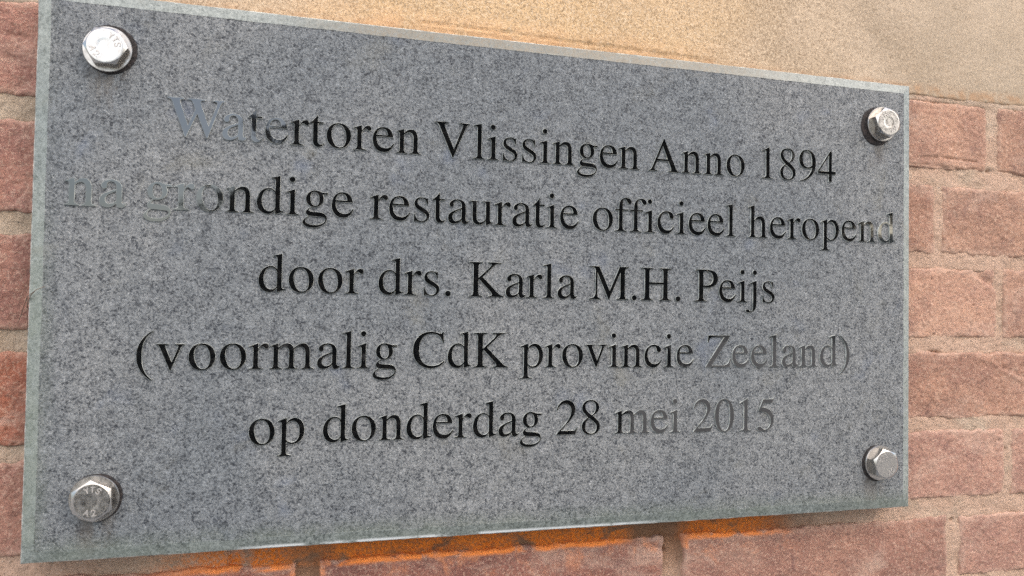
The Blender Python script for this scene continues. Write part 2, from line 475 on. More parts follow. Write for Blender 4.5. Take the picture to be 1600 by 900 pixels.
def make_brick(row, idx, x0, x1, z0, z1):
    global seed
    seed += 13
    vis = (x1 > -30 and x0 < 0) or (x1 > 555 and x0 < 700) or (row == 'F' and x1 > 0 and x0 < 700)
    fine = .95 if vis else 3.0
    def axis(a, b):
        e = [0, .25, .6, 1.1, 1.8, 2.7]
        inner = np.arange(a + 3.6, b - 3.6, fine)
        return np.concatenate([[a + k for k in e], inner, [b - k for k in e[::-1]]])
    xs, zs = axis(x0, x1), axis(z0, z1)
    X, Z = np.meshgrid(xs, zs)
    dx = np.minimum(X - x0, x1 - X); dz = np.minimum(Z - z0, z1 - Z)
    # ragged arrises: slide the border points in and out
    wz = fbm(X, Z * 0 + seed, [34, 11, 4.2, 1.9], [1.5, 1.2, .6, .25], seed)
    wz2 = fbm(X, Z * 0 - seed, [30, 10, 4.0, 1.9], [1.4, 1.2, .6, .25], seed + 3)
    wx = fbm(Z, X * 0 + seed, [22, 8, 3, 1.7], [1.0, .8, .4, .2], seed + 7)
    wx2 = fbm(Z, X * 0 - seed, [22, 8, 3, 1.7], [1.0, .8, .4, .2], seed + 9)
    Xn = X + wx * np.exp(-(X - x0) / 5) + wx2 * np.exp(-(x1 - X) / 5)
    Zn = Z + wz * np.exp(-(Z - z0) / 5) + wz2 * np.exp(-(z1 - Z) / 5)
    dd = 1 / (1 / (dx + .02) + 1 / (dz + .02))
    rad = 2.3 + 1.2 * perlin(X / 16, Z / 16, seed + 20)
    rad = np.clip(rad, 1.2, 4)
    t = np.clip(dd / rad, 0, 1)
    Y = FACE + rad * (1 - np.sqrt(np.clip(1 - (1 - t) ** 2, 0, 1)))
    Y += fbm(Xn, Zn, [75, 24, 9, 3.6, 1.9], [.9, .75, .55, .45, .30], seed + 31)
    # sparse pits
    p = perlin(Xn / 3.1, Zn / 2.6, seed + 50)
    Y += np.clip(p - .52, 0, 1) * 3.2
    for pts, dep, hw in grooves.get((row, idx), []):
        dist = seg_dist(Xn + perlin(X / 5, Z / 5, 3), Zn + .8 * perlin(X / 4, Z / 4, 5), pts)
        Y += dep * np.exp(-(dist / hw) ** 2)
    # skirt running back into the mortar
    def pad(A, v=None):
        return np.pad(A, 1, mode='edge')
    Xp, Zp, Yp = pad(Xn), pad(Zn), pad(Y)
    Yp[0, :] = Yp[-1, :] = 34; Yp[:, 0] = Yp[:, -1] = 34
    cx, cz = (x0 + x1) / 2, (z0 + z1) / 2
    me = grid_mesh("brick", Xp - cx, Yp - FACE, Zp - cz)
    at = me.attributes.new("edge", 'FLOAT', 'POINT')
    at.data.foreach_set("value", np.pad(np.exp(-(np.minimum(dx, dz) / 2.6) ** 1.3), 1, mode='edge').astype(np.float32).ravel())
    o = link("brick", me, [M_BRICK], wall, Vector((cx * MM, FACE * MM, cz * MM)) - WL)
    if x1 < 100: c = random.choice(LEFT)
    elif row in 'FGHI': c = random.choice(LOW)
    elif x1 > 540: c = random.choice(RIGHT)
    else: c = random.choice(LOW)
    k = random.uniform(.93, 1.06)
    o.color = (c[0] * k, c[1] * k, c[2] * k, 1)
    return o

for rname, (z0, z1, joints) in rows.items():
    js = [j if isinstance(j, tuple) else (j - 5.5, j + 5.5) for j in joints]
    for i, (a, b) in enumerate(zip(js[:-1], js[1:])):
        o = make_brick(rname, i, a[1], b[0], z0, z1)
        if rname == 'F' and i == 3: o.color = (.265, .125, .098, 1)
        if rname == 'F' and i == 4: o.color = (.34, .185, .140, 1)
        if rname == 'F' and i >= 5: o.color = (.43, .245, .185, 1)
        if rname == 'F' and i <= 2: o.color = (.30, .125, .090, 1)
        if rname == 'E' and i >= 4: o.color = (.43, .25, .19, 1)

# mortar: one rough sheet behind and between the bricks
def naxis(parts):
    out = []
    for a, b, s in parts: out.append(np.arange(a, b, s))
    return np.unique(np.concatenate(out + [[parts[-1][1]]]))
xs = naxis([(-640, -34, 8), (-34, 712, 1.5), (712, 1140, 8)])
zs = naxis([(-262, -90, 6), (-90, 303, 1.35)])
X, Z = np.meshgrid(xs, zs)
buried = np.zeros_like(X)
Y = FACE + 3.0 + fbm(X, Z, [60, 22, 8, 3.6, 2.7], [1.1, 1.0, .8, .55, .35], 400)
Y -= 1.6 * np.clip((X - 520) / 50, 0, 1) + 1.2 * np.clip((30 - X) / 20, 0, 1) * (Z > 0)
Y = np.maximum(Y, FACE + .1 + .6 * perlin(X / 6, Z / 6, 77))
for (x0_, x1_, z0_, z1_, extra) in [(100, 470, -17, 0, 1.6), (375, 392, -60, -16, 3.4), (137, 152, -60, -16, 3.0)]:
    inside = (X > x0_) & (X < x1_) & (Z > z0_) & (Z < z1_)
    Y += inside * extra
for k, (hx, hz, rr) in enumerate([(653, 248.5, 2.0), (-14.5, 152.5, 1.6), (378, -27, 2.4), (618, -19, 1.6), (668, 33, 1.6), (598, 106.5, 3.0), (604, 107, 3.0)]):
    Y += 5 * np.exp(-(((X - hx) / rr) ** 2 + ((Z - hz) / (rr * .6)) ** 2))
for rn_, (z0, z1, joints) in rows.items():
    js = [j if isinstance(j, tuple) else (j - 5.5, j + 5.5) for j in joints]
    for a, b in zip(js[:-1], js[1:]):
        dd = np.minimum(np.minimum(X - a[1], b[0] - X), np.minimum(Z - z0, z1 - Z))
        buried = np.maximum(buried, np.clip((dd - 1.5) / 2.5, 0, 1))
Y += buried * 5
Y = np.where((Z > 298.5), np.minimum(Y, FACE + .4 + .5 * perlin(X / 7, Z / 3, 78)), Y)
mo = grid_mesh("mortar", X, Y, Z)
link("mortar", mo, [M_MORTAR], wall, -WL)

# sandstone band (one long block reaches right across the picture)
def stone_block(x0, x1, z0, z1, fine):
    xs = np.concatenate([[x0, x0 + .5, x0 + 1.2, x0 + 2.4], np.arange(x0 + 4, x1 - 4, fine), [x1 - 2.4, x1 - 1.2, x1 - .5, x1]])
    zs = np.concatenate([[z0, z0 + .4, z0 + 1, z0 + 1.8, z0 + 2.8], np.arange(z0 + 4, z0 + 90, fine), np.arange(z0 + 90, z1 - 4, fine * 3), [z1 - 2, z1]])
    X, Z = np.meshgrid(xs, zs)
    dd = np.minimum(np.minimum(X - x0, x1 - X), np.minimum(Z - z0, z1 - Z))
    t = np.clip(dd / 1.8, 0, 1)
    Y = FACE - .6 + 1.8 * (1 - np.sqrt(np.clip(1 - (1 - t) ** 2, 0, 1)))
    Y += fbm(X, Z, [120, 40, 14, 5, 2.4], [.8, .55, .30, .20, .14], 900)
    w = fbm(X, Z * 0, [60, 20, 7, 3], [1.0, .8, .5, .3], 910)
    fr = (Z < z0 + 30)
    crack = [(205, 313.0), (247, 312.6), (286, 311.9), (320, 311.4), (360, 310.9), (398, 310.6)]
    dist = seg_dist(X + perlin(X / 5, Z / 5, 3), Z + .5 * perlin(X / 6, Z / 3, 5), crack)
    Y += (1.1 + .9 * perlin(X / 8, Z * 0, 8)) * np.exp(-(dist / .7) ** 2)
    below = np.clip((312 - Z) / 3, 0, 1) * np.clip((X - 190) / 30, 0, 1) * np.clip((430 - X) / 60, 0, 1)
    Y += below * .9
    Y += np.clip(perlin(X / 5, Z / 4, 66) - .55, 0, 1) * 3
    for hx, hz, rr in [(318, 312, 1.6), (559, 327.5, .9), (559, 316, 1.0)]:
        Y += 1.6 * np.exp(-(((X - hx) / rr) ** 2 + ((Z - hz) / (rr * 1.2)) ** 2))
    Z = Z + w * np.exp(-(Z - z0) / 4) * .9
    Xp, Zp, Yp = [np.pad(A, 1, mode='edge') for A in (X, Z, Y)]
    Yp[0, :] = Yp[-1, :] = 34; Yp[:, 0] = Yp[:, -1] = 34
    me = grid_mesh("stone_block", Xp, Yp, Zp)
    return link("stone_block", me, [M_STONE], wall, -WL)
stone_block(-90, 780, 301.5, 620, 1.2)
stone_block(786, 1140, 301.5, 620, 4)
stone_block(-640, -96, 301.5, 620, 4)
xs = np.arange(-640, 1140.1, 6.0); zs = np.arange(296, 626, 6.0)
X, Z = np.meshgrid(xs, zs)
link("mortar", grid_mesh("mortar_back", X, np.full_like(X, 30.0), Z), [M_MORTAR], wall, -WL)

# ------------------------------------------------------------------ the plaque
PW, PH = 556.0, 300.0
plaque = empty("granite_plaque", (PW * MM / 2, 0.011, 0))
tag(plaque, "grey granite commemorative plaque with five lines of polished black lettering on the brick wall", "plaque")
PL = Vector((PW * MM / 2, 0.011, 0))

def wob(a, s): return .16 * float(perlin(np.array([a / 2.1]), np.array([s * 5.3]), s + 4)[0]) + .24 * float(perlin(np.array([a / 23.0]), np.array([s * 3.3]), s)[0]) + .12 * float(perlin(np.array([a / 5.0]), np.array([s * 7.3]), s + 9)[0])
def loop(inset, y, s, r=0.0, amp=1.0):
    """closed outline of the slab at an inset, slightly uneven as hand-finished stone is"""
    pts = []
    N = 300
    a, b, c, d_ = inset - .5, PW + 1.8 - inset, inset - .6, PH + .7 - inset
    for k in range(N): pts.append((a + (b - a) * k / N, c + amp * wob(k * 550 / N, s)))
    for k in range(N): pts.append((b + amp * wob(k * 290 / N, s + 1), c + (d_ - c) * k / N))
    for k in range(N): pts.append((b - (b - a) * k / N, d_ + amp * wob(k * 550 / N, s + 2)))
    for k in range(N): pts.append((a + amp * wob(k * 290 / N, s + 3), d_ - (d_ - c) * k / N))
    for j, p in ((0, (a, c)), (N, (b, c)), (2 * N, (b, d_)), (3 * N, (a, d_))): pts[j] = p
    return [(x, y, z) for x, z in pts]
def slab(name, rings, mat_of, mats, cap_first=False, cap_last=False):
    bm = bmesh.new()
    R_ = [[bm.verts.new((x * MM, y * MM, z * MM)) for x, y, z in r] for r in rings]
    n = len(R_[0])
    for k in range(len(R_) - 1):
        for j in range(n):
            f = bm.faces.new((R_[k][j], R_[k][(j + 1) % n], R_[k + 1][(j + 1) % n], R_[k + 1][j])); f.material_index = mat_of[k]
    if cap_first: bm.faces.new(R_[0]).material_index = 0
    if cap_last: bm.faces.new(R_[-1]).material_index = mat_of[-1]
    bmesh.ops.recalc_face_normals(bm, faces=bm.faces[:])
    me = bpy.data.meshes.new(name); bm.to_mesh(me); bm.free()
    return link(name, me, mats, plaque, -PL)
# face with a fine raised arris, honed bevel, thin outer arris, sides and back
BV = 6.5
slab("slab", [loop(BV + .35, .12, 5), loop(BV, -.02, 5), loop(BV - .45, .10, 5, amp=.6)], [0, 1], [M_GRAN, M_HONED], cap_first=True)
slab("bevelled_edge", [loop(BV - .45, .10, 5, amp=.6), loop(.50, 1.6, 31, amp=.5), loop(0.0, 2.2, 41, amp=.7), loop(0.0, 19.0, 41, amp=.2), loop(2, 19.6, 41, amp=0)],
     [0, 2, 1, 1], [M_HONED, M_GRAN, M_CHIP], cap_last=True)

# ------------------------------------------------------------------ lettering: hand-drawn roman outlines, 1000 units to the em
G = {
'W': (944, "M932 662L932 643C893 637 881 624 862 568L667 -11L652 -11L489 404L315 -11L300 -11L92 568C71 626 58 641 5 643L5 662L273 662L273 643C226 641 206 634 206 608C206 597 210 583 218 561L343 193L461 476L430 561C403 628 394 640 336 643L336 662L616 662L616 643C560 641 541 634 541 609C541 595 546 578 552 561L681 197L803 556C810 578 814 592 814 605C814 631 797 641 748 643L748 662Z"),
'V': (722, "M697 662L697 643C652 638 641 625 611 554L378 -11L364 -11L121 545C86 625 70 640 16 643L16 662L283 662L283 643C231 640 208 633 208 607C208 593 213 577 221 557L389 160L541 553C550 578 556 594 556 609C556 634 540 640 490 643L490 662Z"),
'A': (722, "M706 19L706 0L449 0L449 19C499 20 519 28 519 50C519 64 513 84 503 107L457 216L201 216L155 105C149 89 145 71 145 56C145 30 164 20 213 19L213 0L15 0L15 19C58 23 74 40 112 131L347 674L366 674L626 82C650 30 664 20 706 19ZM216 257L440 257L328 524Z"),
'K': (722, "M34 662L34 643C102 640 118 627 118 564L118 107C118 36 106 24 34 19L34 0L306 0L306 19C236 22 220 36 220 99L220 315L236 330L432 128C472 86 486 62 486 44C486 28 471 20 430 19L414 19L414 0L723 0L723 19C673 22 646 38 575 108L306 380L504 575C566 630 594 639 674 643L674 662L407 662L407 643C457 642 475 636 475 618C475 603 460 580 420 545L220 361L220 564C220 627 235 638 306 643L306 662Z"),
'M': (889, "M12 662L222 662L447 173L662 662L863 662L863 643C796 639 779 625 779 564L779 100C779 34 795 22 863 19L863 0L593 0L593 19C660 22 677 34 677 100L677 539L437 0L421 0L181 529L181 148C181 44 198 24 265 19L265 0L14 0L14 19C84 24 141 44 141 148L141 560C141 625 108 640 12 643Z"),
'H': (722, "M19 662L291 662L291 643C224 640 207 627 207 564L207 372L514 372L514 564C514 627 497 640 430 643L430 662L702 662L702 643C633 640 616 627 616 564L616 98C616 35 633 22 702 19L702 0L430 0L430 19C498 23 514 36 514 109L514 326L207 326L207 98C207 36 224 22 291 19L291 0L19 0L19 19C90 23 105 36 105 109L105 564C105 627 88 640 19 643Z"),
'P': (556, "M16 662L293 662C453 662 542 594 542 482C542 358 458 291 291 291C260 291 236 292 202 295L202 109C202 36 215 23 290 19L290 0L16 0L16 19C86 26 100 36 100 109L100 553C100 624 86 638 16 643ZM202 595C202 620 208 625 238 625C370 625 430 582 430 478C430 379 372 333 257 333C235 333 221 334 202 336Z"),
'C': (667, "M616 131L633 115C575 32 480 -14 371 -14C170 -14 28 128 28 327C28 536 175 676 363 676C413 676 455 668 500 653C525 645 540 641 551 641C567 641 580 653 586 676L604 676L614 462L594 462C561 584 490 637 378 637C237 637 146 521 146 333C146 144 238 36 390 36C479 36 545 65 616 131Z"),
'Z': (611, "M9 0L9 15L438 624L217 624C119 624 87 600 69 509L45 509L61 662L576 662L576 646L146 38L386 38C504 38 549 66 573 177L597 173L570 0Z"),
'a': (444, "M442 66L442 40C417 5 391 -10 360 -10C323 -10 304 12 300 63C249 11 201 -10 148 -10C81 -10 37 34 37 101C37 136 52 171 75 192C117 229 184 260 299 301L299 329C299 394 271 430 218 430C177 430 147 407 147 379C147 370 150 361 150 350C150 327 130 307 107 307C83 307 62 328 62 353C62 409 129 460 224 460C274 460 321 443 347 412C375 378 382 354 382 303L382 120C382 67 391 50 410 50C422 50 431 54 442 66ZM299 271C188 232 125 193 125 123C125 76 151 46 187 46C215 46 254 60 279 82C294 95 299 105 299 131Z"),
'c': (444, "M398 156L412 147C364 37 303 -10 219 -10C103 -10 25 81 25 214C25 356 116 460 238 460C326 460 398 408 398 345C398 320 376 301 349 301C324 301 305 317 297 346L291 370C280 410 266 424 229 424C153 424 97 359 97 264C97 148 162 66 254 66C313 66 350 90 398 156Z"),
'd': (500, "M491 58L491 42L343 -10L340 -8L340 68C308 17 271 -10 217 -10C103 -10 27 76 27 205C27 347 124 460 233 460C273 460 305 445 340 406L340 568C340 617 330 628 290 628C282 628 276 628 269 627L269 643L421 683L424 681L424 130C424 69 434 55 469 55C476 55 482 56 491 58ZM340 119L340 324C340 383 296 432 244 432C166 432 115 354 115 239C115 121 168 44 249 44C288 44 340 78 340 119Z"),
'e': (444, "M408 164L424 157C386 44 317 -10 233 -10C103 -10 25 83 25 217C25 362 104 460 224 460C330 460 393 396 405 277L97 277C100 208 109 170 131 132C155 93 202 66 257 66C318 66 362 95 408 164ZM99 309L303 309C292 393 263 424 205 424C148 424 111 384 99 309Z"),
'f': (333, "M309 450L309 418L188 418L188 104C188 34 201 16 280 15L280 0L20 0L20 15C88 19 104 35 104 104L104 418L21 418L21 450L104 450C104 524 109 560 124 594C150 652 204 683 268 683C335 683 383 648 383 600C383 575 363 555 338 555C318 555 306 565 287 595C266 630 251 655 230 655C200 655 188 622 188 560L188 450Z"),
'g': (500, "M470 388L470 427L393 427C366 427 347 438 319 447C293 456 270 460 246 460C154 460 83 391 83 301C83 238 112 193 172 165C141 140 117 119 104 104C90 87 84 72 84 58C84 34 98 16 132 -1C68 -50 28 -92 28 -122C28 -178 106 -218 213 -218C345 -218 458 -146 458 -49C458 26 407 62 318 67L208 74C160 77 140 86 140 103C140 121 165 148 192 158C205 156 218 155 230 155C325 155 398 219 398 308C398 336 391 362 378 388ZM233 432C283 432 318 376 318 295C318 221 293 182 249 182C197 182 164 240 164 326C164 391 189 432 233 432ZM154 -4C199 -10 260 -14 330 -16C398 -18 430 -30 430 -62C430 -122 347 -167 238 -167C136 -167 80 -137 80 -92C80 -62 100 -40 154 -4Z"),
'h': (500, "M157 683L9 643L9 627C20 628 30 628 36 628C66 628 73 615 73 575L73 98C73 33 63 20 9 15L9 0L221 0L221 15C172 20 157 36 157 98L157 343C189 378 218 393 256 393C307 393 336 356 336 280L336 98C336 36 326 20 275 15L275 0L487 0L487 15C437 21 420 40 420 98L420 282C420 398 378 460 304 460C247 460 205 434 160 373L160 681Z"),
'i': (278, "M175 460L20 405L20 390L28 391C40 393 53 394 62 394C86 394 95 378 95 334L95 102C95 30 85 19 16 15L16 0L253 0L253 15C187 20 179 30 179 102L179 457Z@128 632 51"),
'j': (278, "M184 460L28 405L28 390C42 392 54 394 66 394C92 394 104 378 104 334L104 -66C104 -154 92 -190 57 -190C44 -190 32 -184 14 -168C0 -155 -12 -150 -27 -150C-52 -150 -70 -163 -70 -182C-70 -205 -42 -218 4 -218C120 -218 188 -150 188 -15L188 457Z@143 632 51"),
'l': (278, "M182 683L19 643L19 627C34 629 46 629 54 629C86 629 98 615 98 573L98 95C98 36 83 19 21 15L21 0L257 0L257 15C197 19 182 33 182 87Z"),
'm': (778, "M159 460L18 411L18 395C26 397 36 399 45 399C69 399 78 384 78 338L78 86C78 30 62 17 16 15L16 0L235 0L235 15C179 18 162 30 162 78L162 348C195 379 225 394 258 394C320 394 346 365 346 292L346 95C346 34 331 18 276 15L276 0L498 0L498 15C445 17 430 36 430 84L430 342C464 380 492 394 524 394C596 394 625 365 625 284L625 104C625 33 612 18 561 15L561 0L775 0L775 15C721 20 709 34 709 80L709 272C709 395 668 460 590 460C531 460 485 434 424 369C404 431 366 460 311 460C266 460 233 443 162 385L162 458Z"),
'n': (500, "M159 460L18 411L18 395C26 397 36 399 45 399C69 399 78 384 78 338L78 86C78 35 66 18 18 15L18 0L230 0L230 15C176 19 162 35 162 78L162 348C198 382 224 396 254 396C306 396 334 365 334 290L334 100C334 38 321 19 267 15L267 0L485 0L485 15C432 20 418 33 418 85L418 281C418 398 375 460 298 460C250 460 217 443 162 385L162 458Z"),
'o': (500, "M250 460C378 460 470 364 470 231C470 91 373 -10 244 -10C120 -10 29 88 29 223C29 363 119 460 250 460ZM234 432C323 432 380 339 380 194C380 84 341 18 265 18C226 18 191 41 170 81C143 132 119 199 119 266C119 366 166 432 234 432Z"),
'p': (500, "M159 460L9 406L9 390C16 391 22 391 32 391C67 391 75 380 75 334L75 -132C75 -184 64 -198 5 -200L5 -217L247 -217L247 -199C174 -198 159 -187 159 -125L159 33C193 1 218 -10 258 -10C381 -10 470 94 470 239C470 368 395 460 298 460C242 460 198 435 161 380L161 458ZM159 333L159 85C159 58 210 22 258 22C332 22 382 99 382 217C382 330 332 404 258 404C210 404 159 364 159 333Z"),
'r': (333, "M160 460L7 406L7 390C19 393 28 394 40 394C65 394 76 378 76 334L76 84C76 34 69 18 5 15L5 0L245 0L245 15C177 18 160 33 160 90L160 315C160 347 203 397 230 397C236 397 245 392 256 382C272 368 283 362 296 362C320 362 335 379 335 407C335 440 314 460 280 460C238 460 209 437 162 366L162 458Z"),
's': (389, "M315 320L298 320C280 401 251 437 196 437C146 437 117 410 117 368C117 340 132 316 160 300L259 241C322 204 348 170 348 122C348 46 286 -10 203 -10C170 -10 132 -2 112 5C101 9 92 10 85 10C75 10 70 7 64 -3L51 -3L51 151L67 151C85 62 127 13 196 13C248 13 284 44 284 92C284 122 269 144 239 162L136 221C79 254 53 290 53 336C53 409 110 460 194 460C222 460 249 455 270 446C279 442 286 440 292 440C297 440 300 442 311 452L315 452Z"),
't': (278, "M255 450L255 418L154 418L154 131C154 67 170 41 207 41C229 41 246 50 266 74L279 63C247 12 211 -10 165 -10C106 -10 70 30 70 104L70 418L17 418C14 420 13 422 13 425C13 431 19 438 32 446C60 462 100 506 125 543C134 556 140 566 148 579C153 579 154 576 154 566L154 450Z"),
'u': (500, "M479 50L479 36C430 22 392 8 339 -10L336 -8L336 80C285 12 250 -10 205 -10C121 -10 71 39 71 126L71 372C71 419 58 433 9 436L9 450L155 450L155 133C155 84 182 46 221 46C253 46 287 62 318 92C328 102 334 110 334 129L334 370C334 420 322 431 260 434L260 450L418 450L418 117C418 64 430 51 472 50Z"),
'v': (500, "M477 450L477 435C441 430 431 420 411 371L268 12C261 -6 257 -14 252 -14C247 -14 243 -6 236 10L94 344C62 420 55 430 19 435L19 450L215 450L215 435C177 433 165 427 165 413C165 403 169 390 176 374L272 137L358 362C364 378 368 392 368 403C368 425 355 432 316 435L316 450Z"),
'(': (333, "M293 676L304 660C186 563 134 455 134 250C134 42 186 -62 304 -161L293 -177C137 -79 48 63 48 245C48 429 140 582 293 676Z"),
')': (333, "M40 676L29 660C147 563 199 455 199 250C199 42 147 -62 29 -161L40 -177C196 -79 285 63 285 245C285 429 193 582 40 676Z"),
'.': (250, "@125 44 55"),
'1': (500, "M291 676L111 585L111 571C123 576 134 580 138 582C156 589 173 593 183 593C204 593 213 578 213 546L213 93C213 60 205 37 189 28C174 19 160 17 118 16L118 0L394 0L394 15C315 15 299 25 299 74L299 674Z"),
'2': (500, "M475 137L462 142C425 85 413 76 367 76L128 76L296 252C385 345 424 421 424 499C424 599 343 676 239 676C184 676 132 654 95 614C63 580 48 548 31 477L52 472C92 570 128 602 197 602C281 602 338 545 338 461C338 383 292 290 208 201L30 12L30 0L430 0Z"),
'0': (500, "M476 330C476 535 385 676 254 676C199 676 157 659 120 624C62 568 24 453 24 336C24 227 57 110 104 54C141 10 192 -14 250 -14C301 -14 344 3 380 38C438 93 476 209 476 330ZM380 328C380 119 336 12 250 12C164 12 120 119 120 327C120 539 165 650 251 650C335 650 380 537 380 328Z"),
'4': (500, "M472 167L472 231L370 231L370 676L326 676L12 231L12 167L292 167L292 0L370 0L370 167ZM52 231L292 231L292 574Z"),
'5': (500, "M438 681L429 688C414 667 404 662 383 662L174 662L65 425C64 423 64 421 64 420C64 415 68 412 76 412C108 412 148 405 189 392C304 355 357 293 357 194C357 98 296 23 218 23C198 23 181 30 151 52C119 75 96 85 75 85C46 85 32 73 32 48C32 10 79 -14 154 -14C238 -14 310 13 360 64C406 109 427 166 427 242C427 314 408 360 358 410C314 454 257 477 139 498L181 583L377 583C393 583 397 585 400 592Z"),
'8': (500, "M445 155C445 53 368 -14 245 -14C133 -14 56 53 56 150C56 222 91 262 186 332C93 413 62 457 62 523C62 614 142 676 250 676C352 676 425 612 425 531C425 457 386 413 291 362C403 278 445 230 445 155ZM272 375C330 415 354 460 354 526C354 602 316 648 247 648C180 648 132 608 132 550C132 485 175 434 272 375ZM213 313C155 264 132 216 132 153C132 68 184 14 257 14C328 14 370 57 370 130C370 190 340 225 213 313Z"),
'9': (500, "M59 -22L56 -2C192 21 321 120 362 283C315 275 278 262 226 262C113 262 30 341 30 455C30 582 119 676 240 676C368 676 459 569 459 399C459 167 304 8 59 -22ZM361 380C361 560 319 648 231 648C160 648 125 585 125 483C125 370 174 298 251 298C291 298 330 315 356 338C360 342 361 352 361 380Z"),
}
import re
def outlines(path):
    loops, cur = [], []
    main, *dots = path.split('@')
    for cmd, args in re.findall(r'([MLCZ])([^MLCZ]*)', main):
        v = [float(q) for q in args.split()]
        if cmd == 'M': cur = [(v[0], v[1])]
        elif cmd == 'L': cur.append((v[0], v[1]))
        elif cmd == 'C':
            x0, y0 = cur[-1]
            for k in range(1, 10):
                t = k / 9; m = 1 - t
                cur.append((m**3 * x0 + 3 * m * m * t * v[0] + 3 * m * t * t * v[2] + t**3 * v[4],
                            m**3 * y0 + 3 * m * m * t * v[1] + 3 * m * t * t * v[3] + t**3 * v[5]))
        elif cmd == 'Z':
            if math.dist(cur[0], cur[-1]) < 1e-6: cur.pop()
            loops.append(cur)
    for dd in dots:
        cx, cy, r = [float(q) for q in dd.split()]
        loops.append([(cx + r * math.cos(k * math.tau / 28), cy + r * math.sin(k * math.tau / 28)) for k in range(28)])
    return loops

EM = 31.559 * MM * 1.0
glyph_mesh = {}
def glyph(ch):
    if ch in glyph_mesh: return glyph_mesh[ch]
    cu = bpy.data.curves.new("letter", 'CURVE'); cu.dimensions = '2D'; cu.fill_mode = 'BOTH'
    for lp in outlines(G[ch][1]):
        sp = cu.splines.new('POLY'); sp.points.add(len(lp) - 1); sp.use_cyclic_u = True
        for k, (x, y) in enumerate(lp): sp.points[k].co = (x / 1000 * EM, y / 1000 * EM, 0, 1)
    cu.extrude = .00042; cu.bevel_depth = .00012; cu.bevel_resolution = 0; cu.offset = -.00003
    tmp = bpy.data.objects.new("tmp", cu)
    me = bpy.data.meshes.new_from_object(tmp)
    bpy.data.objects.remove(tmp); bpy.data.curves.remove(cu)
    me.name = "letter"
    me.transform(Matrix(((1, 0, 0, 0), (0, 0, -1, 0), (0, 1, 0, 0), (0, 0, 0, 1))))
    me.materials.clear(); me.materials.append(M_POL); me.materials.append(M_CHIP)
    for p in me.polygons:
        p.material_index = 0 if p.normal.y < -.9 else 1
        p.use_smooth = False
    glyph_mesh[ch] = me
    return me

lines = [  # text, left end mm, baseline mm, kerning, horizontal correction (x mm, dx mm)
 ("Watertoren Vlissingen Anno 1894", 63.86, 226.22, {1: -80, 22: -55}, [(64, -.2), (128, .35), (203, .55), (213, -.6), (235, .5), (310, .2), (350, -1.7), (376, -1.0), (434, .9), (493, .7)], [(64, .6), (110, .3), (212, -.7), (350, -.4), (434, 0), (493, .6)]),
 ("na grondige restauratie officieel heropend", 14.98, 186.24, {}, [(15, -.25), (124, 0), (173, 1.1), (300, 0), (417, -1.6), (425, -.9), (542, 1.4)], [(15, -.1), (124, .35), (200, -.3), (417, -.5), (480, -.1), (542, .4)]),
 ("door drs. Karla M.H. Peijs", 112.57, 142.34, {22: -15}, [(113, -.15), (160, .8), (234, 0), (311, .3), (338, -.6), (386, -.2), (445, .5)], [(113, .4), (234, 0), (338, -.1), (445, 0)]),
 ("(voormalig CdK provincie Zeeland)", 50.92, 99.39, {}, [(52, -.6), (120, .5), (158, 1.4), (210, .6), (259, 0), (394, -.3), (412, -.6), (504, 1.3)], [(52, -.3), (120, .1), (200, .4), (260, .4), (394, -.1), (504, 0)]),
 ("op donderdag 28 mei 2015", 109.37, 57.58, {}, [(110, -.15), (125, .1), (181, .9), (291, -.25), (330, 0), (386, -.5), (446, -.4)], [(110, -.1), (181, .5), (291, .5), (386, -.3), (446, -.9)]),
]
for text, x0, base, kern, corr, corz in lines:
    x = x0
    cx = np.array([c[0] for c in corr]); cd = np.array([c[1] for c in corr])
    bx = np.array([c[0] for c in corz]); bd = np.array([c[1] for c in corz])
    for i, ch in enumerate(text):
        x += kern.get(i, 0) / 1000 * EM / MM
        if ch != ' ':
            dx = float(np.interp(x, cx, cd)); dz = float(np.interp(x, bx, bd))
            name = "digit" if ch.isdigit() else ("bracket" if ch in '()' else ("full_stop" if ch == '.' else "letter"))
            o = bpy.data.objects.new(name, glyph(ch)); col.objects.link(o)
            o.parent = plaque
            o.location = Vector(((x + dx) * MM, -.00022, (base + dz) * MM)) - PL
        adv = G[ch][0] if ch != ' ' else 250
        x += adv / 1000 * EM / MM

# ------------------------------------------------------------------ bolts
def ring_mesh(name, profile, n=64, rag=0.0, seed=0, hexa=False):
    """lathe about the Y axis; profile = (radius, y) in mm from back to front"""
    bm = bmesh.new(); rings = []
    rr = random.Random(seed); ph = [rr.uniform(0, 6.28) for _ in range(5)]
    for r, y in profile:
        ring = []
        for j in range(n):
            a = math.tau * j / n
            q = r * (1 + rag * (math.sin(3 * a + ph[0]) + .7 * math.sin(7 * a + ph[1]) + .5 * math.sin(13 * a + ph[2]) + .4 * math.sin(23 * a + ph[3])))
            ring.append(bm.verts.new((q * math.cos(a) * MM, y * MM, q * math.sin(a) * MM)))
        rings.append(ring)
    for A, B in zip(rings[:-1], rings[1:]):
        for j in range(n): bm.faces.new((A[j], A[(j + 1) % n], B[(j + 1) % n], B[j]))
    bm.faces.new(rings[0]); bm.faces.new(rings[-1])
    bmesh.ops.recalc_face_normals(bm, faces=bm.faces[:])
    me = bpy.data.meshes.new(name); bm.to_mesh(me); bm.free()
    return me

